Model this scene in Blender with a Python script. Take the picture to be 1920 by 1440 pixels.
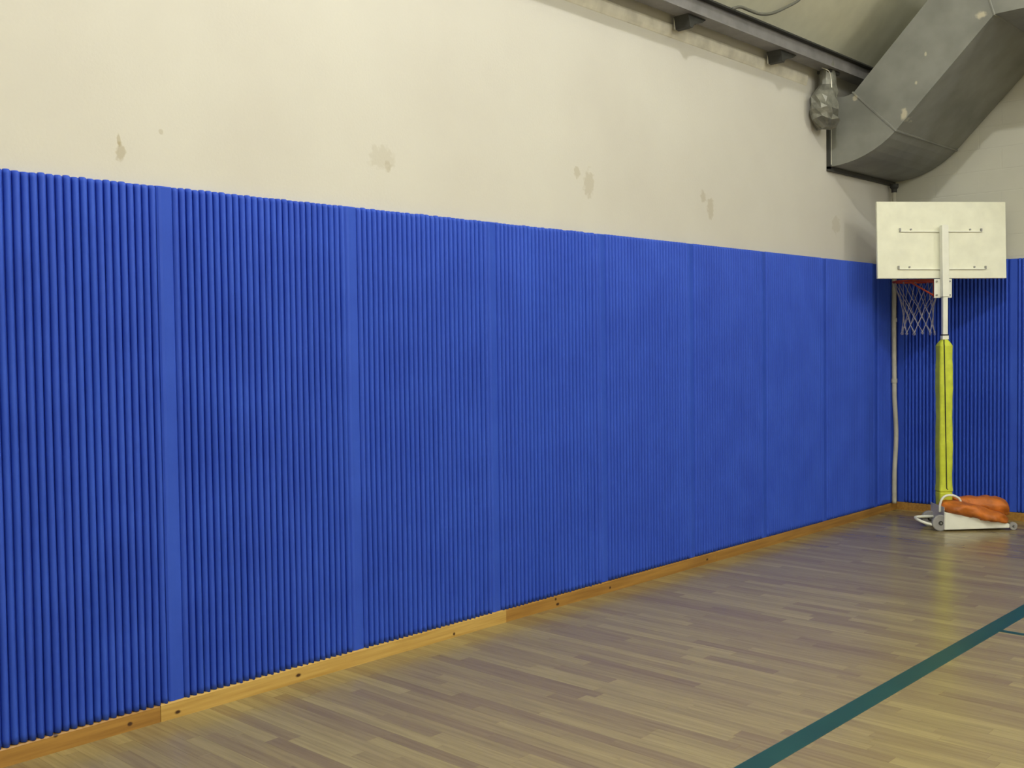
import bpy, bmesh, math, random
from mathutils import Vector, Matrix, noise
random.seed(7)
for o in list(bpy.data.objects): bpy.data.objects.remove(o)
S = bpy.context.scene
COL = S.collection
PI = math.pi

# ------------------------------------------------------------------ camera, world, light, exposure
YAW, PITCH, ROLL = 0.75106, 0.03579, -0.01331
CAM = Vector((4.38032, 0.0, 1.65))
fwd = Vector((-math.sin(YAW)*math.cos(PITCH), math.cos(YAW)*math.cos(PITCH), -math.sin(PITCH)))
rt = Vector((math.cos(YAW), math.sin(YAW), 0)); up = rt.cross(fwd)
r2 = math.cos(ROLL)*rt + math.sin(ROLL)*up
u2 = -math.sin(ROLL)*rt + math.cos(ROLL)*up
cd = bpy.data.cameras.new('camera'); co = bpy.data.objects.new('camera', cd); COL.objects.link(co)
m = Matrix((r2, u2, -fwd)).transposed().to_4x4(); m.translation = CAM
co.matrix_world = m
cd.sensor_width = 36; cd.lens = 1996.99/1920*36; cd.clip_start = .05; cd.clip_end = 100
S.camera = co

w = bpy.data.worlds.new('world'); S.world = w; w.use_nodes = True
w.node_tree.nodes['Background'].inputs[0].default_value = (.8, .85, 1, 1)
w.node_tree.nodes['Background'].inputs[1].default_value = 0.1
S.view_settings.view_transform = 'Standard'; S.view_settings.look = 'None'
S.view_settings.exposure = 0.05; S.view_settings.gamma = 1
S.view_settings.use_curve_mapping = False

def lamp(name, loc, power, radius=.18, color=(1, .995, .975)):
    l = bpy.data.lights.new(name, 'POINT'); l.shadow_soft_size = radius
    l.energy = power; l.color = color
    o = bpy.data.objects.new(name, l); COL.objects.link(o); o.location = loc
    return o
# high-bay lamps hanging in rows along the hall (all above the frame)
lamp('hall_lamp', (3.3, 3.2, 6.85), 460, .1)
lamp('hall_lamp', (3.7, -1.8, 6.9), 120)
lamp('hall_lamp', (3.7, -6.5, 6.9), 80)
for xx in (7.4, 11.2):
    for yy, pw in ((-6, 70), (-1.5, 110), (3.0, 170), (7.5, 170)):
        lamp('hall_lamp', (xx, yy, 6.0), pw, .22)

# ------------------------------------------------------------------ materials
def lin(c):
    return tuple(((v/255+.055)/1.055)**2.4 if v/255 > .04045 else v/255/12.92 for v in c)+(1,)
class NT:
    def __init__(s, name):
        s.m = bpy.data.materials.new(name); s.m.use_nodes = True
        s.t = s.m.node_tree; s.n = s.t.nodes; s.b = s.n['Principled BSDF']
    def node(s, typ, **kw):
        n = s.n.new(typ)
        for k, v in kw.items():
            if k.startswith('i_'):
                n.inputs[k[2:].replace('_', ' ')].default_value = v
            else: setattr(n, k, v)
        return n
    def link(s, a, b): s.t.links.new(a, b)
    def math(s, op, a, b=None):
        n = s.n.new('ShaderNodeMath'); n.operation = op
        for i, v in enumerate((a, b)):
            if v is None: continue
            if isinstance(v, (int, float)): n.inputs[i].default_value = v
            else: s.link(v, n.inputs[i])
        return n.outputs[0]
    def mix(s, f, a, b, blend='MIX'):
        n = s.n.new('ShaderNodeMix'); n.data_type = 'RGBA'; n.blend_type = blend
        for sock, v in ((n.inputs[0], f), (n.inputs[6], a), (n.inputs[7], b)):
            if isinstance(v, (int, float, tuple)): sock.default_value = v
            else: s.link(v, sock)
        return n.outputs[2]
    def noise(s, scale, vec=None, detail=3, rough=.5, stretch=None):
        if vec is None: vec = s.coord()
        if stretch:
            mp = s.n.new('ShaderNodeMapping'); mp.inputs['Scale'].default_value = stretch
            s.link(vec, mp.inputs[0]); vec = mp.outputs[0]
        n = s.node('ShaderNodeTexNoise'); n.inputs['Scale'].default_value = scale
        n.inputs['Detail'].default_value = detail; n.inputs['Roughness'].default_value = rough
        s.link(vec, n.inputs['Vector']); return n.outputs['Fac']
    def coord(s):
        if not hasattr(s, 'g'): s.g = s.n.new('ShaderNodeNewGeometry')
        return s.g.outputs['Position']
    def ramp(s, f, stops):
        n = s.n.new('ShaderNodeValToRGB'); e = n.color_ramp.elements
        while len(e) < len(stops): e.new(.5)
        for q, (p, c) in zip(e, stops): q.position = p; q.color = c
        s.link(f, n.inputs[0]); return n.outputs[0]
    def bump(s, h, strength, dist=.01):
        n = s.n.new('ShaderNodeBump'); n.inputs['Strength'].default_value = strength
        n.inputs['Distance'].default_value = dist
        s.link(h, n.inputs['Height']); s.link(n.outputs[0], s.b.inputs['Normal'])
    def col(s, c):
        if isinstance(c, tuple): s.b.inputs['Base Color'].default_value = c
        else: s.link(c, s.b.inputs['Base Color'])
    def spot(s, c, size, soft=.35, distort=.5, nscale=30):
        """a stain with a ragged outline, fixed on the surface at the point c"""
        v = s.n.new('ShaderNodeVectorMath'); v.operation = 'SUBTRACT'; s.link(s.coord(), v.inputs[0]); v.inputs[1].default_value = c
        d = s.n.new('ShaderNodeVectorMath'); d.operation = 'DIVIDE'; s.link(v.outputs[0], d.inputs[0]); d.inputs[1].default_value = size
        l = s.n.new('ShaderNodeVectorMath'); l.operation = 'LENGTH'; s.link(d.outputs[0], l.inputs[0])
        if not hasattr(s, 'sn'): s.sn = s.noise(nscale, detail=2)
        q = s.math('ADD', l.outputs['Value'], s.math('MULTIPLY', s.math('SUBTRACT', s.sn, .5), distort*3))
        mr = s.n.new('ShaderNodeMapRange'); s.link(q, mr.inputs[0])
        mr.inputs[1].default_value = 1; mr.inputs[2].default_value = 1-soft; mr.inputs[3].default_value = 0; mr.inputs[4].default_value = 1
        return mr.outputs[0]

def simple(name, rgb, rough=.5, metal=0, var=.06, nscale=8, bump=0, bscale=60, spec=.5):
    t = NT(name); c = lin(rgb)
    d = tuple(max(0, v*(1-var*3)) for v in c[:3])+(1,); l = tuple(min(1, v*(1+var*2)) for v in c[:3])+(1,)
    t.col(t.ramp(t.noise(nscale), [(.3, d), (.7, l)]))
    t.b.inputs['Roughness'].default_value = rough; t.b.inputs['Metallic'].default_value = metal
    t.b.inputs['Specular IOR Level'].default_value = spec
    if bump: t.bump(t.noise(bscale), bump)
    return t.m

def plaster():
    t = NT('cream_plaster')
    base = t.ramp(t.noise(1.3, detail=5), [(.3, lin((203, 199, 189))), (.7, lin((209, 206, 196)))])
    for c, sz, k in (((0, 2.236, 2.507), (.2, .026, .045), .45), ((0, 2.232, 2.56), (.2, .010, .035), .45), ((0, 2.43, 2.62), (.2, .012, .014), .3),
                     ((0, 3.70, 2.66), (.2, .10, .07), .16), ((0, 3.74, 2.62), (.2, .03, .03), .25),
                     ((0, 5.33, 2.76), (.2, .035, .04), .3), ((0, 5.45, 2.70), (.2, .06, .10), .28),
                     ((0, 6.80, 2.74), (.2, .04, .05), .3), ((0, 6.90, 2.66), (.2, .05, .09), .32), ((0, 8.95, 2.69), (.2, .09, .09), .2)):
        base = t.mix(t.math('MULTIPLY', t.spot(c, sz), k), base, lin((150, 135, 92)))
    t.col(base); t.b.inputs['Roughness'].default_value = .85
    t.bump(t.noise(70, detail=4), .18, .004)
    return t.m
def blockwall():
    t = NT('painted_blockwork')
    mp = t.n.new('ShaderNodeCombineXYZ'); sp = t.n.new('ShaderNodeSeparateXYZ'); t.link(t.coord(), sp.inputs[0])
    t.link(sp.outputs[0], mp.inputs[0]); t.link(sp.outputs[2], mp.inputs[1])
    br = t.node('ShaderNodeTexBrick'); t.link(mp.outputs[0], br.inputs['Vector'])
    br.inputs['Scale'].default_value = 1; br.inputs['Brick Width'].default_value = .4; br.inputs['Row Height'].default_value = .2
    br.inputs['Mortar Size'].default_value = .006; br.inputs['Mortar Smooth'].default_value = .6
    t.col(t.ramp(t.noise(1.5, detail=5), [(.3, lin((200, 199, 184))), (.7, lin((209, 208, 192)))]))
    t.b.inputs['Roughness'].default_value = .85
    t.bump(t.math('SUBTRACT', t.math('MULTIPLY', t.noise(60), .25), br.outputs['Fac']), .35, .004)
    return t.m
def foam():
    t = NT('blue_ribbed_foam')
    oi = t.n.new('ShaderNodeObjectInfo')
    c = t.ramp(t.noise(3.0, detail=4), [(.3, lin((44, 78, 188))), (.7, lin((52, 88, 200)))])
    c = t.mix(t.math('MULTIPLY', oi.outputs['Random'], .12), c, lin((58, 78, 188)))
    t.col(c); t.b.inputs['Roughness'].default_value = .62; t.b.inputs['Specular IOR Level'].default_value = .3
    t.bump(t.noise(250, detail=2), .1, .002)
    return t.m
def wood_floor(rand_obj):
    t = NT('maple_plank' if rand_obj else 'maple_plank_joined')
    if rand_obj: r = t.n.new('ShaderNodeObjectInfo').outputs['Random']
    else:
        t.coord(); r = t.g.outputs['Random Per Island']
    c = t.ramp(r, [(0, lin((137, 119, 83))), (.2, lin((146, 129, 88))), (.6, lin((152, 136, 91))), (1, lin((164, 149, 99)))])
    off = t.n.new('ShaderNodeVectorMath'); off.operation = 'ADD'; t.link(t.coord(), off.inputs[0])
    cx = t.n.new('ShaderNodeCombineXYZ'); t.link(t.math('MULTIPLY', r, 37.0), cx.inputs[0]); t.link(t.math('MULTIPLY', r, 11.0), cx.inputs[1]); t.link(cx.outputs[0], off.inputs[1])
    g = t.noise(2, off.outputs[0], 5, .6, (1.2, 22, 1))
    c = t.mix(.6, c, t.ramp(g, [(.3, (.6, .56, .54, 1)), (.62, (1, 1, 1, 1))]), 'MULTIPLY')
    t.col(c)
    t.b.inputs['Roughness'].default_value = .25
    t.b.inputs['Specular IOR Level'].default_value = .62
    t.bump(t.noise(2.2, stretch=(1, 3, 1)), .12, .01)
    return t.m
def pine(dark=False):
    t = NT('varnished_pine_dark' if dark else 'varnished_pine')
    g = t.noise(2.5, detail=5, stretch=(20, 1.0, 20))
    c = t.ramp(g, [(.3, lin((146, 104, 46))), (.7, lin((178, 134, 64)))] if dark else [(.3, lin((180, 142, 70))), (.7, lin((206, 170, 96)))])
    for y, z, sy in ((1.873, .07, .012), (2.196, .031, .016), (2.422, .024, .02), (3.077, .036, .02), (4.144, .02, .012), (5.032, .055, .012), (5.05, .02, .02), (5.587, .03, .014), (6.768, .034, .018), (1.35, .04, .02)):
        c = t.mix(t.spot((.034, y, z), (.03, sy, .011), .5, .2), c, lin((62, 34, 16)))
    t.col(c); t.b.inputs['Roughness'].default_value = .4
    return t.m
def duct_metal():
    t = NT('galvanised_sheet')
    c = t.ramp(t.noise(4, detail=5), [(.3, lin((122, 123, 116))), (.7, lin((140, 141, 134)))])
    for p, sz in (((.679, 8.8, 3.535), (.035, .2, .055)), ((.25, 8.8, 3.74), (.03, .2, .03)), ((.78, 8.8, 3.78), (.012, .2, .02)), ((.86, 8.8, 4.0), (.012, .2, .02)), ((1.3, 8.8, 4.22), (.05, .2, .03))):
        c = t.mix(t.math('MULTIPLY', t.spot(p, sz, .5, .4), .7), c, lin((205, 196, 170)))
    t.col(c); t.b.inputs['Roughness'].default_value = .6; t.b.inputs['Metallic'].default_value = .2
    t.bump(t.noise(5, detail=3), .1, .02)
    return t.m

M = dict(
    plaster=plaster(), block=blockwall(), foam=foam(), plank=wood_floor(True), planks=wood_floor(False), pine=pine(), pine_dark=pine(True), duct=duct_metal(),
    ceiling=simple('cream_ceiling_sheet', (212, 211, 190), .8, var=.015),
    trim=simple('cream_trim_paint', (216, 211, 194), .7),
    base=simple('floor_underlay', (70, 52, 36), .9),
    green=simple('green_court_paint', (28, 72, 62), .35, var=.05, nscale=5),
    beam=simple('grey_painted_steel', (132, 130, 130), .55, .2),
    dark=simple('dark_grey_steel', (62, 62, 58), .6, .3),
    foil=simple('crumpled_foil_wrap', (132, 132, 122), .45, .4, var=.1, nscale=20),
    bright=simple('bright_metal_and_highlight', (225, 222, 208), .35, .5),  # metal of the clips, also the pale colour of the modelled highlights
    pipe=simple('grey_cream_pipe_paint', (190, 186, 168), .5, var=.05),
    white=simple('white_enamel', (238, 238, 224), .42, var=.02),
    board=simple('white_painted_board', (240, 240, 218), .6, var=.02),
    zinc=simple('grey_zinc', (150, 150, 146), .45, .5),  # plain zinc grey of bolts, hooks, axles and their brackets
    yellow=simple('yellow_vinyl', (204, 214, 62), .45, var=.05, nscale=14, bump=.15, bscale=25),
    black=simple('black_cord', (18, 18, 18), .7),
    rim=simple('orange_painted_rim', (190, 66, 32), .45),
    net=simple('white_net_cord', (158, 155, 165), .8),
    bag=simple('orange_vinyl_sack', (200, 112, 36), .55, var=.12, nscale=9, bump=.8, bscale=18),
    endplate=simple('pale_grey_enamel', (186, 182, 184), .5),
    wheel=simple('grey_rubber', (150, 148, 146), .6),
    cable=simple('grey_cable', (104, 104, 94), .7),
)

# ------------------------------------------------------------------ helpers
def mesh_obj(name, bm, mat, parent=None, smooth=False):
    bmesh.ops.recalc_face_normals(bm, faces=bm.faces)
    me = bpy.data.meshes.new(name); bm.to_mesh(me); bm.free()
    me.materials.append(M[mat])
    if smooth:
        for f in me.polygons: f.use_smooth = True
    o = bpy.data.objects.new(name, me); COL.objects.link(o)
    if parent: o.parent = parent
    return o
def tag(o, label=None, cat=None, group=None, kind=None):
    for k, v in (('label', label), ('category', cat), ('group', group), ('kind', kind)):
        if v: o[k] = v
    return o
def empty(name, loc=(0, 0, 0), rz=0):
    o = bpy.data.objects.new(name, None); COL.objects.link(o); o.location = loc; o.rotation_euler.z = rz; o.empty_display_size = .1
    return o
def box(bm, a, b, bev=0):
    v = [bm.verts.new((x, y, z)) for x in (a[0], b[0]) for y in (a[1], b[1]) for z in (a[2], b[2])]
    fs = [bm.faces.new([v[i] for i in f]) for f in ((0, 1, 3, 2), (4, 6, 7, 5), (0, 4, 5, 1), (2, 3, 7, 6), (0, 2, 6, 4), (1, 5, 7, 3))]
    if bev:
        es = set(e for f in fs for e in f.edges)
        bmesh.ops.bevel(bm, geom=list(es), offset=bev, segments=2, affect='EDGES', profile=.5)
def BX(a, b, bev=0):
    bm = bmesh.new(); box(bm, a, b, bev); return bm
def loft(bm, rings, close=True, caps=True):
    R = [[bm.verts.new(p) for p in r] for r in rings]; n = len(R[0])
    for A, B in zip(R, R[1:]):
        for i in range(n if close else n-1):
            j = (i+1) % n; bm.faces.new((A[i], A[j], B[j], B[i]))
    if caps and close:
        bm.faces.new(R[0][::-1]); bm.faces.new(R[-1])
    return R
def tube(bm, pts, rad, n=8, closed=False):
    P = [Vector(p) for p in pts]; N = len(P); rings = []
    prev = None
    for i, p in enumerate(P):
        a = P[(i-1) % N] if (closed or i > 0) else p; b = P[(i+1) % N] if (closed or i < N-1) else p
        t = (b-a).normalized()
        if prev is None:
            q = Vector((0, 0, 1)) if abs(t.z) < .9 else Vector((1, 0, 0)); u = t.cross(q).normalized()
        else: u = (prev-t*prev.dot(t)).normalized()
        prev = u; v = t.cross(u); rr = rad[i] if isinstance(rad, (list, tuple)) else rad
        rings.append([p+rr*(math.cos(2*PI*k/n)*u+math.sin(2*PI*k/n)*v) for k in range(n)])
    if closed: rings.append(rings[0]); loft(bm, rings, True, False); bmesh.ops.remove_doubles(bm, verts=bm.verts, dist=1e-6)
    else: loft(bm, rings)
def TB(pts, rad, n=8, closed=False):
    bm = bmesh.new(); tube(bm, pts, rad, n, closed); return bm
def cyl(bm, a, b, r, n=12): tube(bm, [a, b], r, n)
def prism(bm, poly, y0, y1):      # polygon in x-z swept along y
    loft(bm, [[(x, y0, z) for x, z in poly], [(x, y1, z) for x, z in poly]])
def smooth_path(pts, n=6):
    P = [Vector(p) for p in pts]; P = [2*P[0]-P[1]]+P+[2*P[-1]-P[-2]]; out = []
    for i in range(1, len(P)-2):
        a, b, c, d = P[i-1:i+3]
        for k in range(n):
            t = k/n
            out.append(.5*((2*b)+(-a+c)*t+(2*a-5*b+4*c-d)*t*t+(-a+3*b-3*c+d)*t**3))
    out.append(P[-2]); return out

# ------------------------------------------------------------------ the setting
YB = 10.188      # back wall
XR, YF = 14.0, -8.0
EAVE = 4.17
def struct(name, bm, mat): return tag(mesh_obj(name, bm, mat), kind='structure')
struct('wall_left', BX((-.2, YF, 0), (0, YB+.2, EAVE+.3)), 'plaster')
bm = bmesh.new(); v = [(0, 0), (XR, 0), (XR, EAVE), (XR-3.2, EAVE+3.2), (7, 8.4), (3.2, EAVE+3.2), (0, EAVE)]
loft(bm, [[(x, YB, z) for x, z in v], [(x, YB+.2, z) for x, z in v]]); struct('wall_back', bm, 'block')
bm = bmesh.new(); loft(bm, [[(x, YF-.2, z) for x, z in v], [(x, YF, z) for x, z in v]]); struct('wall_front', bm, 'block')
struct('wall_right', BX((XR, YF, 0), (XR+.2, YB, EAVE)), 'plaster')
bm = bmesh.new(); c = v[2:]; poly = c+[(x, z+.12) for x, z in c[::-1]]
loft(bm, [[(x, YF-.2, z) for x, z in poly], [(x, YB+.2, z) for x, z in poly]]); struct('ceiling', bm, 'ceiling')

# floor: narrow boards running across the hall; the nearest 300 in view are single boards
fl = tag(empty('floor'), kind='structure')
mesh_obj('underlay', BX((0, YF, -.08), (XR, YB, -.0125)), 'base', fl)
SW = .071
rows = []
y = YF; k = 0
while y < YB-.01:
    x = -random.random()*.6; y1 = min(y+SW, YB)
    while x < XR:
        L = random.choice((.35, .45, .55, .7, .9))+random.random()*.12
        a, b = max(x, 0), min(x+L, XR)
        if b-a > .03: rows.append((a, b, y, y1))
        x += L
    y += SW
def score(r):
    P = Vector(((r[0]+r[1])/2, (r[2]+r[3])/2, 0)); q = P-CAM
    z = q.dot(fwd)
    if z < .5: return 0
    px = 960+1997*q.dot(r2)/z; py = 720-1997*q.dot(u2)/z
    if not (-60 < px < 1990 and py < 1470): return 0
    e = Vector((r[0], r[2], 0))-CAM, Vector((r[1], r[2], 0))-CAM
    pe = [(960+1997*t.dot(r2)/max(t.dot(fwd), .3)) for t in e]
    vis = max(0, min(1920, max(pe))-max(0, min(pe)))
    return vis*1.65*SW*1997/z**2*1.0
rows.sort(key=score, reverse=True)
near, rest = rows[:290], rows[290:]
unit = None
for a, b, y0, y1 in near:
    if unit is None:
        bmu = bmesh.new()
        t = .0125
        e = .005
        loft(bmu, [[(0, 0, -t), (1, 0, -t), (1, 1, -t), (0, 1, -t)], [(0, 0, -.0006), (1, 0, -.0006), (1, 1, -.0006), (0, 1, -.0006)],
                   [(.0007, e, 0), (.9993, e, 0), (.9993, 1-e, 0), (.0007, 1-e, 0)]])
        o = mesh_obj('floorboard', bmu, 'plank', fl); unit = o
    else:
        o = unit.copy(); COL.objects.link(o); o.parent = fl
    o.location = (a+.0002, y0+.0002, 0); o.scale = (b-a-.0004, y1-y0-.0004, 1)
bm = bmesh.new()
for a, b, y0, y1 in rest:
    a += .0002; b -= .0002; y0 += .0002; y1 -= .0002
    t = .0003
    lo = [bm.verts.new(p) for p in ((a, y0, -.0125), (b, y0, -.0125), (b, y1, -.0125), (a, y1, -.0125))]
    hi = [bm.verts.new(p) for p in ((a+t, y0+t, 0), (b-t, y0+t, 0), (b-t, y1-t, 0), (a+t, y1-t, 0))]
    bm.faces.new(hi)
    for i in range(4): j = (i+1) % 4; bm.faces.new((lo[i], lo[j], hi[j], hi[i]))
tag(mesh_obj('floorboards', bm, 'planks', fl), kind='stuff')
# painted court lines (paint thickness)
tag(mesh_obj('court_line', BX((2.209, -6, 0), (2.312, 9.0, .0008)), 'green'), 'wide dark green court line running diagonally across the bottom right of the floor', 'court line')
tag(mesh_obj('court_line', BX((2.3125, 6.222, 0), (9.0, 6.272, .0008)), 'green'), 'thin dark green court line branching off the wide line at the right edge', 'court line')

# skirting boards
def skirting(name, spans, along, off):
    bs = tag(empty(name), kind='structure')
    for i, (a, b, th, h) in enumerate(spans):
        bm = bmesh.new()
        prof = [(0, 0), (th, 0), (th, h-.006), (th-.006, h), (0, h)]
        if along == 'y': loft(bm, [[(x, a, z) for x, z in prof], [(x, b, z) for x, z in prof]])
        else: loft(bm, [[(a, YB-x, z) for x, z in prof], [(b, YB-x, z) for x, z in prof]])
        mesh_obj('board', bm, 'pine' if (along == 'y' and i in (0, 3)) else 'pine_dark', bs)
skirting('baseboard_left', [(YF, -2.2, .034, .075), (-2.198, .1, .033, .076), (.102, 2.339, .034, .075), (2.341, 4.576, .036, .077), (4.578, 6.9, .034, .075), (6.902, 9.1, .035, .076), (9.102, YB, .034, .075)], 'y', 0)
skirting('baseboard_back', [(.037, 2.3, .034, .075), (2.302, 5, .034, .075), (5.002, 9, .034, .075), (9.002, XR, .034, .075)], 'x', 0)
# plaster ledge below the eave
bm = bmesh.new()
prof = [(0, 3.825), (.004, 3.83), (.012, 3.85), (.018, 3.875), (.021, 3.90), (.019, 3.912), (.012, 3.92), (0, 3.922)]
loft(bm, [[(x, YF, z) for x, z in prof], [(x, 8.4, z) for x, z in prof]]); struct('trim_1', bm, 'trim')

# ------------------------------------------------------------------ blue ribbed wall pads
W0, WB = 2.42765, 1.0407; PT, PB = 2.379, .0775; BAND = .075; PITCH_R = (WB-BAND)/28
def rib_rings(y0, w, d, seed, wob=.002, top=PT, bot=PB, nz=5):
    rings = []; rnd = random.Random(seed)
    zs = [bot, bot+.03]+[bot+(top-bot)*k/nz for k in range(1, nz)]+[top-.02, top-.006, top]
    for i, z in enumerate(zs):
        o = rnd.uniform(-wob, wob) if 0 < i < len(zs)-3 else 0
        dd = d*(1 if i < len(zs)-2 else (.86 if i == len(zs)-2 else .45)); ww = w if i < len(zs)-1 else w*.8
        ring = []
        for k in range(7):
            a = PI*k/6
            ring.append((.006+dd*math.sin(a) if 0 < k < 6 else .006, y0+w/2+o-ww/2*math.cos(a), z))
        rings.append(ring)
    return rings
def rib_bm(seed):
    bm = bmesh.new(); R = loft(bm, rib_rings(0, PITCH_R*.88, .029, seed), True, True); return bm
variants = []
def to_world(bmx, wall, off):
    for vv in bmx.verts:
        x, y, z = vv.co
        if wall == 'left': vv.co = (x, y+off, z)
        else: vv.co = (y+off, YB-x, z)
proto = [None]*5
def pad(start, nribs, wall, label, separate, group, lead_band=True):
    """one roll: flat joint band followed by ribs"""
    root = empty('wall_pad', (0, start, 0) if wall == 'left' else (start, YB, 0), 0 if wall == 'left' else -PI/2)
    # local frame: x = out of wall, y = along the wall (left wall). For the back wall the frame is turned.
    if wall == 'back': root.rotation_euler.z = -PI/2
    sgn = 1 if wall == 'left' else -1      # back wall: local +x -> world -y, local +y -> world +x
    L = BAND*lead_band+nribs*PITCH_R
    f = (lambda p: p)
    bm = bmesh.new(); box(bm, (0, 0.0005, PB), (.010, L-.0005, PT-.004)); mesh_obj('backing_sheet', bm, 'foam', root)
    o = 0
    if lead_band:
        bm = bmesh.new()
        prof = [(.006, -.003), (.018, -.002), (.026, .006), (.029, .018), (.027, .035), (.026, .055), (.025, .068), (.019, .0745), (.006, .075)]
        loft(bm, [[(x, y, z) for x, y in prof] for z in (PB, 1.2, PT-.008)]+[[(.008+(x-.008)*.6, y, PT-.002) for x, y in prof]]); mesh_obj('joint_band', bm, 'foam', root, False)
        o = BAND
    if separate:
        for k in range(nribs):
            q = random.randrange(5)
            if proto[q] is None:
                proto[q] = mesh_obj('rib', rib_bm(q), 'foam', root, True); r = proto[q]
            else:
                r = proto[q].copy(); COL.objects.link(r); r.parent = root
            r.location = (random.uniform(-.001, .001), o+k*PITCH_R+.0005, random.uniform(-.004, .001))
    else:
        bm = bmesh.new()
        for k in range(nribs):
            loft(bm, rib_rings(o+k*PITCH_R+.0005, PITCH_R*.88, .029, 100+k, nz=4))
        tag(mesh_obj('ribs', bm, 'foam', root, True), kind='stuff')
    return tag(root, label, 'wall pad', group)
G1 = 'blue ribbed wall pads along the long left wall'
names = ['blue ribbed wall pad, cut off by the left edge of the photo',
         'blue ribbed wall pad, first complete one from the left',
         'blue ribbed wall pad, second complete one from the left',
         'blue ribbed wall pad, third complete one from the left',
         'blue ribbed wall pad, fourth complete one from the left on the long wall',
         'blue ribbed wall pad, fifth complete one from the left on the long wall',
         'blue ribbed wall pad, sixth complete one from the left on the long wall',
         'last full-width blue ribbed wall pad on the long wall before the corner']
for i, nm in enumerate(names):
    pad(W0+WB*(i-1)-BAND/2, 28, 'left', nm, i < 4, G1)
s = W0+WB*7-BAND/2
pad(s, 12, 'left', 'narrow blue ribbed wall pad strip in the corner behind the cream pipe', False, G1)
G2 = 'blue ribbed wall pads on the end wall'
# back wall frame: rotate so that local x points to -y and local y to +x
def back_pad(x0, n, label, lead):
    r = pad(x0, n, 'back', label, False, G2, lead)
    r.matrix_world = Matrix(((0, 1, 0, x0), (-1, 0, 0, YB), (0, 0, 1, 0), (0, 0, 0, 1)))
    return r
back_pad(.034, 28, 'dark blue ribbed wall pad on the end wall behind the yellow post', True)
back_pad(.034+WB, 28, 'dark blue ribbed wall pad on the end wall at the right photo edge', True)
for q in range(2, 8):
    back_pad(.034+WB*q, 28, 'blue ribbed wall pad on the end wall beyond the right photo edge', True)

# ------------------------------------------------------------------ steel beam under the eave, with brackets
be = tag(empty('steel_beam', (.14, 8, 3.96)), 'long grey steel beam under the ceiling along the left wall', 'beam')
def lc(o, root):   # keep world-space mesh under a located root
    o.matrix_parent_inverse = Matrix.Translation(-Vector(root.location)) ; return o
bm = bmesh.new(); box(bm, (.07, YF, 3.955), (.21, YB, 3.967)); lc(mesh_obj('bottom_flange', bm, 'beam', be), be)
bm = bmesh.new(); box(bm, (.07, YF, 4.082), (.21, YB, 4.094)); lc(mesh_obj('top_flange', bm, 'dark', be), be)
bm = bmesh.new(); box(bm, (.15, YF, 3.967), (.165, YB, 4.082)); lc(mesh_obj('web', bm, 'beam', be), be)
for yb, sz in ((6.42, 1.0), (7.72, 1.15)):
    bm = bmesh.new()
    prof = [(yb-.06*sz, 3.955), (yb+.17*sz, 3.955), (yb+.12*sz, 3.925), (yb+.02, 3.895), (yb-.0, 3.865), (yb-.035, 3.87), (yb-.045, 3.92)]
    loft(bm, [[(.05, a, b) for a, b in prof], [(.17, a, b) for a, b in prof]])
    br = lc(mesh_obj('bracket', bm, 'dark', be), be)
    bm = bmesh.new(); box(bm, (.045, yb-.05, 3.87), (.05, yb-.03, 3.955)); o = mesh_obj('clip', bm, 'bright', br)
    o.matrix_parent_inverse = br.matrix_parent_inverse.inverted() if False else Matrix.Identity(4)
# cable
pts = smooth_path([(.21, 6.88, 4.09), (.215, 6.98, 4.125), (.22, 7.1, 4.125), (.225, 7.25, 4.13), (.235, 7.42, 4.17), (.25, 7.6, 4.25), (.28, 7.76, 4.34), (.29, 7.83, 4.44)])
tag(mesh_obj('electric_cable', TB(pts, .012, 7), 'cable', None, True), 'grey cable looping from the steel beam up to the ceiling', 'cable')

# crumpled foil pipe stub
bm = bmesh.new(); rings = []
for i, (z, cx, cy, rr) in enumerate([(4.06, .11, 8.56, .055), (3.98, .11, 8.565, .062), (3.9, .11, 8.57, .068), (3.83, .11, 8.57, .072), (3.77, .11, 8.54, .092), (3.72, .11, 8.51, .108), (3.66, .11, 8.49, .105), (3.61, .115, 8.49, .118), (3.57, .11, 8.50, .095), (3.53, .115, 8.51, .108), (3.47, .11, 8.55, .06)]):
    ring = []
    for k in range(16):
        a = 2*PI*k/16; amp = .004 if i < 4 else .022
        rv = rr+amp*noise.noise(Vector((k*1.7, i*2.3, 3.1)))*2
        zz = z+(amp*1.6*noise.noise(Vector((k*1.1, i, 9))) if i > 3 else 0)
        ring.append((max(.006, cx+rv*math.cos(a)), cy+rv*1.25*math.sin(a), zz))
    rings.append(ring)
loft(bm, rings)
st = tag(empty('insulated_pipe', (.11, 8.55, 3.49)), 'short foil-wrapped pipe with crumpled lower end hanging under the steel beam', 'pipe')
lc(mesh_obj('foil_wrap', bm, 'foil', st), st)
bm = bmesh.new(); tube(bm, smooth_path([(.135, 8.42, 3.955), (.17, 8.475, 3.93), (.178, 8.50, 3.87), (.182, 8.505, 3.78), (.19, 8.51, 3.72)]), .004, 6)
lc(mesh_obj('highlight_line', bm, 'bright', st, True), st)  # highlight on the curved upper edge, modelled as a thin bright tube
bm = bmesh.new(); box(bm, (.05, 8.5, 3.93), (.17, 8.68, 3.955), .003); lc(mesh_obj('mounting_plate', bm, 'dark', st), st)

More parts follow.
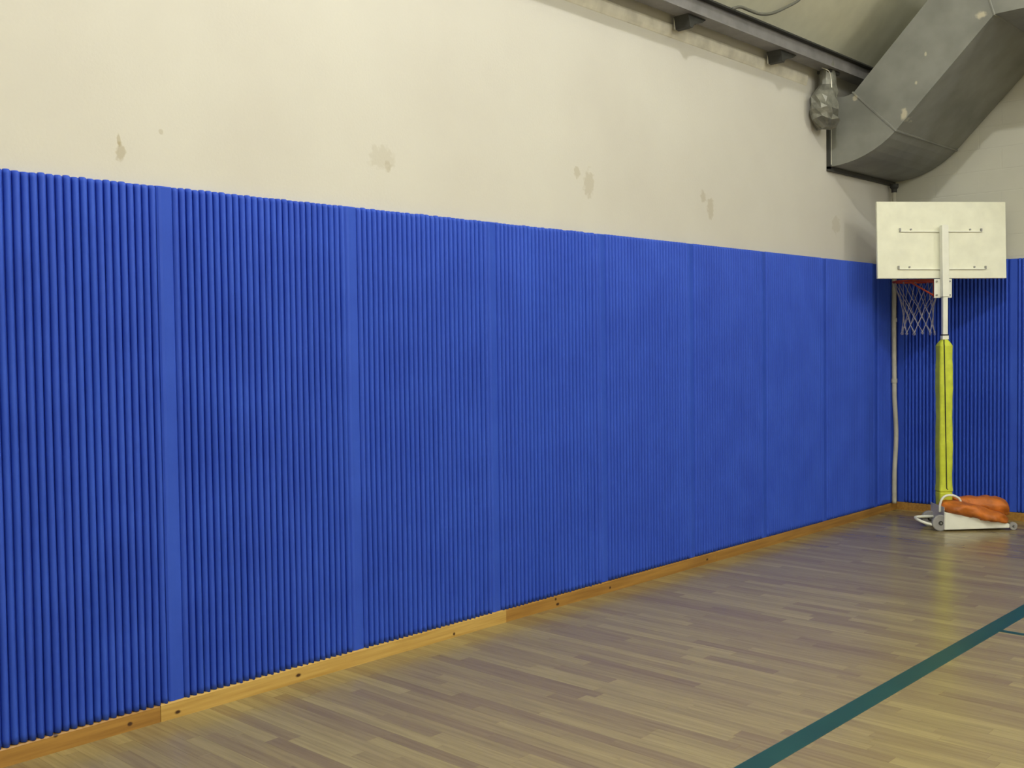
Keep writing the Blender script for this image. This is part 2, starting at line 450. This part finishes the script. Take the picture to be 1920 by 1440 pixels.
# ------------------------------------------------------------------ air duct: elbow out of the left wall, rising along the end wall
y0, y1 = 8.80, 10.15
du = tag(empty('air_duct', (.3, 9.5, 3.19)), 'big square grey sheet-metal air duct rising from the corner to the ceiling', 'duct')
R_ = .85; xi, zi = .235, 3.79
outer = []; inner = []
for k in range(9):
    a = math.radians(45)*k/8
    outer.append((.02+R_*math.sin(a)*.98, 3.185+R_*(1-math.cos(a))*.92)); 
    t = k/8; inner.append((.02+(xi-.02)*t, 3.815+(zi-3.815)*t-.03*math.sin(PI*t)))
def section(o, i): return [(o[0], y0, o[1]), (o[0], y1, o[1]), (i[0], y1, i[1]), (i[0], y0, i[1])]
bm = bmesh.new(); loft(bm, [section(o, i) for o, i in zip(outer, inner)]); lc(mesh_obj('elbow', bm, 'duct', du), du)
ox, oz = outer[-1]; jx = 1.40
A = (section((ox, oz), (xi, zi))); Bs = section((jx, oz+(jx-ox)), (1.23, zi+(1.23-xi)))
bm = bmesh.new(); loft(bm, [A, Bs]); lc(mesh_obj('straight_section', bm, 'duct', du), du)
zb = oz+(jx-ox); zt = zi+(1.23-xi)
bm = bmesh.new(); loft(bm, [Bs, section((XR-4, zb+.02), (XR-4, zt+.02))]); lc(mesh_obj('ceiling_section', bm, 'duct', du), du)
def frame_ring(path, th):   # seam strip following a section outline
    bm = bmesh.new(); tube(bm, path, th, 6, True); return bm
def off(sec, d):
    c = sum((Vector(p) for p in sec), Vector())/4
    return [Vector(p)+(Vector(p)-c).normalized()*d for p in sec]
lc(mesh_obj('seam', frame_ring(off(A, .004), .010), 'duct', du), du)
lc(mesh_obj('seam', frame_ring(off(Bs, .004), .010), 'duct', du), du)
# wall flange (angle frame) round the mouth, front and bottom
bm = bmesh.new()
box(bm, (.002, y0-.035, 3.16), (.03, y0, 3.84)); box(bm, (.002, y0-.035, 3.145), (.03, y1, 3.182))
lc(mesh_obj('wall_flange', bm, 'dark', du), du)
bm = bmesh.new(); box(bm, (.03, y0-.008, 3.2), (.036, y0-.001, 3.62)); lc(mesh_obj('edge_highlight', bm, 'bright', du), du)  # vertical highlight on the mouth's front edge, put in as a pale bar

# ------------------------------------------------------------------ corner pipe
px_, py_ = .066, 10.03
pr = tag(empty('corner_pipe', (px_, py_, .077)), 'slim grey cream vertical pipe in the corner between the blue pads', 'pipe')
pts = [(px_, py_, .077), (px_+.0, py_-.002, .2), (px_+.002, py_, .4), (px_+.010, py_+.01, .62), (px_+.012, py_+.012, .8), (px_+.002, py_, 1.1), (px_, py_, 1.26), (px_-.004, py_, 1.8), (px_, py_, 2.4), (px_, py_, 3.15)]
lc(mesh_obj('pipe', TB(smooth_path(pts, 4), .022, 12), 'pipe', pr, True), pr)
lc(mesh_obj('coupling', TB([(px_, py_, 1.245), (px_, py_, 1.285)], .028, 12), 'pipe', pr), pr)
lc(mesh_obj('coupling', TB([(px_, py_, 1.83), (px_, py_, 1.87)], .026, 12), 'pipe', pr), pr)
lc(mesh_obj('top_socket', TB([(px_, py_, 3.07), (px_, py_, 3.10), (px_, py_, 3.12), (px_, py_, 3.15)], [.026, .026, .04, .04], 12), 'dark', pr), pr)

# ------------------------------------------------------------------ portable basketball stand (local frame: x right, y away, z up)
st = tag(empty('basketball_stand', (.86, 9.22, 0), YAW), 'portable white basketball stand with yellow padded post seen from behind', 'basketball stand')
# base: wedge box
bm = bmesh.new()
prof = [(0, .012), (.56, .022), (.56, .058), (0, .165)]
loft(bm, [[(x, 0, z) for x, z in prof], [(x, .3, z) for x, z in prof]])
bmesh.ops.bevel(bm, geom=list(bm.edges), offset=.004, segments=2, affect='EDGES')
ba = mesh_obj('base', bm, 'white', st)
mesh_obj('end_plate', BX((-.006, .004, .015), (-.0005, .296, .21), .001), 'endplate', ba)
def wheel(x, y, r, wd):
    bm = bmesh.new(); tube(bm, [(x, y, r), (x, y+.004, r), (x, y+wd-.004, r), (x, y+wd, r)], [r*.9, r, r, r*.9], 20)
    o = mesh_obj('wheel', bm, 'wheel', st, False)
    bm = bmesh.new(); tube(bm, [(x, y-.004, r), (x, y+.001, r)], r*.28, 12); mesh_obj('hub', bm, 'dark', o)
wheel(-.03, .01, .07, .035)
wheel(-.03, .25, .07, .035)
wheel(.60, .01, .035, .03); wheel(.60, .25, .035, .03)
for a_, b_, r_ in (((-.03, .0, .07), (-.03, .29, .07), .008), ((.60, .0, .035), (.60, .29, .035), .007)):
    bm = bmesh.new(); cyl(bm, a_, b_, r_); mesh_obj('axle', bm, 'zinc', st)
for y_ in (.05, .21):
    mesh_obj('axle_bracket', BX((.555, y_, .025), (.61, y_+.03, .045)), 'zinc', st)
pts = smooth_path([(-.004, .03, .036), (-.08, .04, .05), (-.15, .06, .068), (-.185, .10, .083), (-.19, .15, .09), (-.17, .21, .092), (-.10, .235, .092), (-.004, .24, .092)], 5)
mesh_obj('support_bar', TB(pts, .0125, 10), 'white', st, True)
pts = smooth_path([(-.015, .07, .155), (-.012, .07, .225), (.008, .07, .275), (.045, .07, .300), (.09, .07, .302), (.13, .07, .288), (.165, .075, .255), (.18, .08, .17)], 5)
mesh_obj('handle', TB(pts, .0105, 10), 'white', st, True)
# post and padding
PX, PY = .078, .2
mesh_obj('post', BX((PX-.021, PY-.021, .1), (PX+.021, PY+.021, 2.03), .003), 'white', st)
bm = bmesh.new(); rings = []
H = .0585
def sq(h, z, r=.02, cx=PX-.004, cy=PY):
    out = []
    for q in range(4):
        for j in range(4):
            a = PI/2*q+PI/2*j/3; r_ = min(r, h*.6)
            sx = (1, -1, -1, 1)[q]; sy = (1, 1, -1, -1)[q]
            out.append((cx+sx*(h-r_)+r_*math.cos(a), cy+sy*(h-r_)+r_*math.sin(a), z))
    return out
zs = [(.175, .052), (.19, H-.003), (.31, H), (.315, H-.003), (.33, H+.003)]+[(z, H+.002*math.sin(z*11)+.001*math.sin(z*37)) for z in [.33+.05*k for k in range(1, 25)]]+[(1.60, H), (1.625, H-.012), (1.645, .034), (1.655, .026)]
for z, h in zs: rings.append(sq(h, z))
loft(bm, rings); pd = mesh_obj('post_padding', bm, 'yellow', st, False)
bm = bmesh.new(); cp = [(PX-.018, PY-.032, 1.653), (PX-.026, PY-.052, 1.622)]+[(PX-.027+.022*(1.6-z)/1.25, PY-H-.003, z) for z in [1.6-.125*k for k in range(11)]]+[(PX+.006, PY-H-.004, .345)]
tube(bm, cp, .0042, 6); mesh_obj('lacing_cord', bm, 'black', pd)
mesh_obj('collar', BX((PX-.027, PY-.027, 1.655), (PX+.027, PY+.027, 1.69), .003), 'white', st)
mesh_obj('clamp_ring', BX((PX-.028, PY-.028, 1.69), (PX+.028, PY+.028, 1.70), .002), 'black', st)
# board assembly, leaning about one degree to the left
def lean(o):
    Rm = Matrix.Translation((PX, PY, 2.05)) @ Matrix.Rotation(math.radians(4.5), 4, 'Z') @ Matrix.Rotation(math.radians(-2.4), 4, 'X') @ Matrix.Rotation(math.radians(.3), 4, 'Y') @ Matrix.Translation((-PX, -PY, -2.05))
    o.data.transform(Rm); return o
lean(mesh_obj('upper_post', BX((PX-.03, PY-.03, 2.028), (PX+.03, PY+.022, 2.655), .003), 'white', st))
BC = .084; hb = .587
bd = lean(mesh_obj('backboard', BX((BC-hb, .247, 2.195), (BC+hb, .275, 2.87), .003), 'board', st))
for z, a, b in ((2.607, -.30, .44), (2.277, -.317, .475)):
    bm = bmesh.new(); box(bm, (a, .238, z-.004), (b, .247, z+.004)); box(bm, (a, .232, z-.004), (b, .240, z-.001))
    cb = lean(mesh_obj('cross_bar', bm, 'white', bd))
    for x in (a, b):
        bm = bmesh.new(); box(bm, (x-.006, .230, z-.002), (x+.006, .247, z+.028 if x < 0 else z+.026)); lean(mesh_obj('end_hook', bm, 'zinc', cb))
    for x in (a+.1, b-.1):
        bm = bmesh.new(); cyl(bm, (x, .236, z+.018), (x, .247, z+.018), .008, 8); lean(mesh_obj('bolt', bm, 'zinc', cb))
mp = mesh_obj('mounting_plate', BX((-.002, .226, 2.022), (.152, .236, 2.187), .001), 'white', st)
for x in (.018, .132):
    for z in (2.045, 2.165):
        bm = bmesh.new(); cyl(bm, (x, .218, z), (x, .227, z), .009, 6); mesh_obj('bolt', bm, 'zinc', mp)
mesh_obj('bracket_block', BX((.02, .236, 2.03), (.135, .285, 2.18), .002), 'dark', st)
# rim + net
RC = Vector((.068, .735, 2.195)); RR = .22
bm = bmesh.new(); tube(bm, [RC+Vector((RR*math.cos(2*PI*k/40), RR*math.sin(2*PI*k/40), 0)) for k in range(40)], .009, 8, True)
for s_ in (-1, 1):
    tube(bm, [(RC.x+s_*.05, .285, 2.165), (RC.x+s_*.13, RC.y-RR*.8, 2.19)], .008, 6)
    tube(bm, [(RC.x+s_*.05, .285, 2.045), (RC.x+s_*.15, RC.y-RR*.72, 2.187)], .008, 6)
box(bm, (.015, .277, 2.03), (.14, .287, 2.175))
ri = mesh_obj('rim', bm, 'rim', st, False)
bm = bmesh.new(); rnd = random.Random(4)
NS = 12
prof = [(0, .215), (.06, .198), (.12, .172), (.18, .150), (.24, .136), (.30, .130), (.36, .130), (.42, .136), (.47, .146)]
def rad_at(t): 
    for (a, ra), (b, rb) in zip(prof, prof[1:]):
        if t <= b: return ra+(rb-ra)*(t-a)/(b-a)
    return prof[-1][1]
jit = {}
def knot(lvl, idx):
    key = (lvl, idx % (2*NS))
    if key not in jit: jit[key] = (rnd.uniform(-.006, .006), rnd.uniform(-.012, .012), rnd.uniform(-.03, .03))
    a = 2*PI*(idx)/(2*NS)+jit[key][2]*(lvl > 0)+lvl*.03; z = (0, .15, .235, .31, .385, .46)[lvl]
    zz = z+jit[key][1]*(lvl > 0); r = rad_at(min(zz, .47))+jit[key][0]
    return Vector((RC.x+r*math.cos(a), RC.y+r*math.sin(a), RC.z-.006-zz))
for lvl in range(5):
    for i in range(NS):
        i0 = 2*i+(lvl % 2)
        for d in (-1, 1):
            A_, B_ = knot(lvl, i0), knot(lvl+1, i0+d)
            mid = (A_+B_)/2; 
            tube(bm, [A_, mid, B_], .0032, 5)
for i in range(NS):      # hanging end loops
    A_ = knot(5, 2*i+1)
    B_ = A_+Vector((0, 0, -.022)); tube(bm, [A_, A_+Vector((.01, 0, -.012)), B_, A_+Vector((-.01, 0, -.012)), A_], .003, 5)
ne = mesh_obj('net', bm, 'net', ri)
TR = Matrix.Translation((PX, PY, 0)) @ Matrix.Rotation(math.radians(1.8), 4, 'Z') @ Matrix.Translation((-PX, -PY, 0))
ri.data.transform(TR); ne.data.transform(TR)

# ------------------------------------------------------------------ orange weight bags on the base
def sack(path, seed, n=22):
    """path: (x, y, z, half width y, half height z)"""
    P = []
    for k in range(len(path)-1):
        for j in range(5):
            t = j/5; P.append([a+(b-a)*t for a, b in zip(path[k], path[k+1])])
    P.append(list(path[-1])); bm = bmesh.new(); rings = []
    N = len(P)
    for i, (x, y, z, hy, hz) in enumerate(P):
        e = min(i, N-1-i); f = (0.35, .68, .88, 1)[min(e, 3)]
        ring = []
        for k in range(n):
            a = 2*PI*k/n; c_, s_ = math.cos(a), math.sin(a)
            rr = 1+.26*noise.noise(Vector((x*7+seed, c_*1.4, s_*1.4)))+.16*noise.noise(Vector((x*20+seed, c_*3, s_*3)))+.05*math.sin(x*38+2.5*a+seed)
            yy = math.copysign(abs(c_)**.8, c_)*hy*f*rr; zz = math.copysign(abs(s_)**.85, s_)*hz*f*rr
            ring.append((x, y+yy, z+zz))
        rings.append(ring)
    loft(bm, rings); return bm
def placed(name, bm, label, cat, group=None):
    root = empty(name, (.86, 9.22, 0), YAW)
    o = mesh_obj(name, bm, 'bag', None, True)
    o.location = (.86, 9.22, 0); o.rotation_euler.z = YAW; bpy.data.objects.remove(root)
    o.name = name
    return tag(o, label, cat, group)
placed('weight_bag', sack([(-.0, .12, .205, .11, .04), (.10, .11, .19, .145, .06), (.25, .10, .165, .15, .065), (.40, .10, .125, .145, .058), (.50, .10, .10, .13, .05), (.58, .10, .085, .10, .035)], 3),
       'orange weight bag slumped along the front of the white wheeled base', 'weight bag')
placed('weight_bag', sack([(.15, .24, .26, .04, .022), (.24, .24, .225, .08, .035), (.36, .25, .21, .11, .055), (.48, .25, .195, .12, .07), (.58, .25, .175, .12, .08), (.66, .25, .145, .11, .075)], 11),
       'orange weight bag at the back right, bulging above the other bag', 'weight bag')
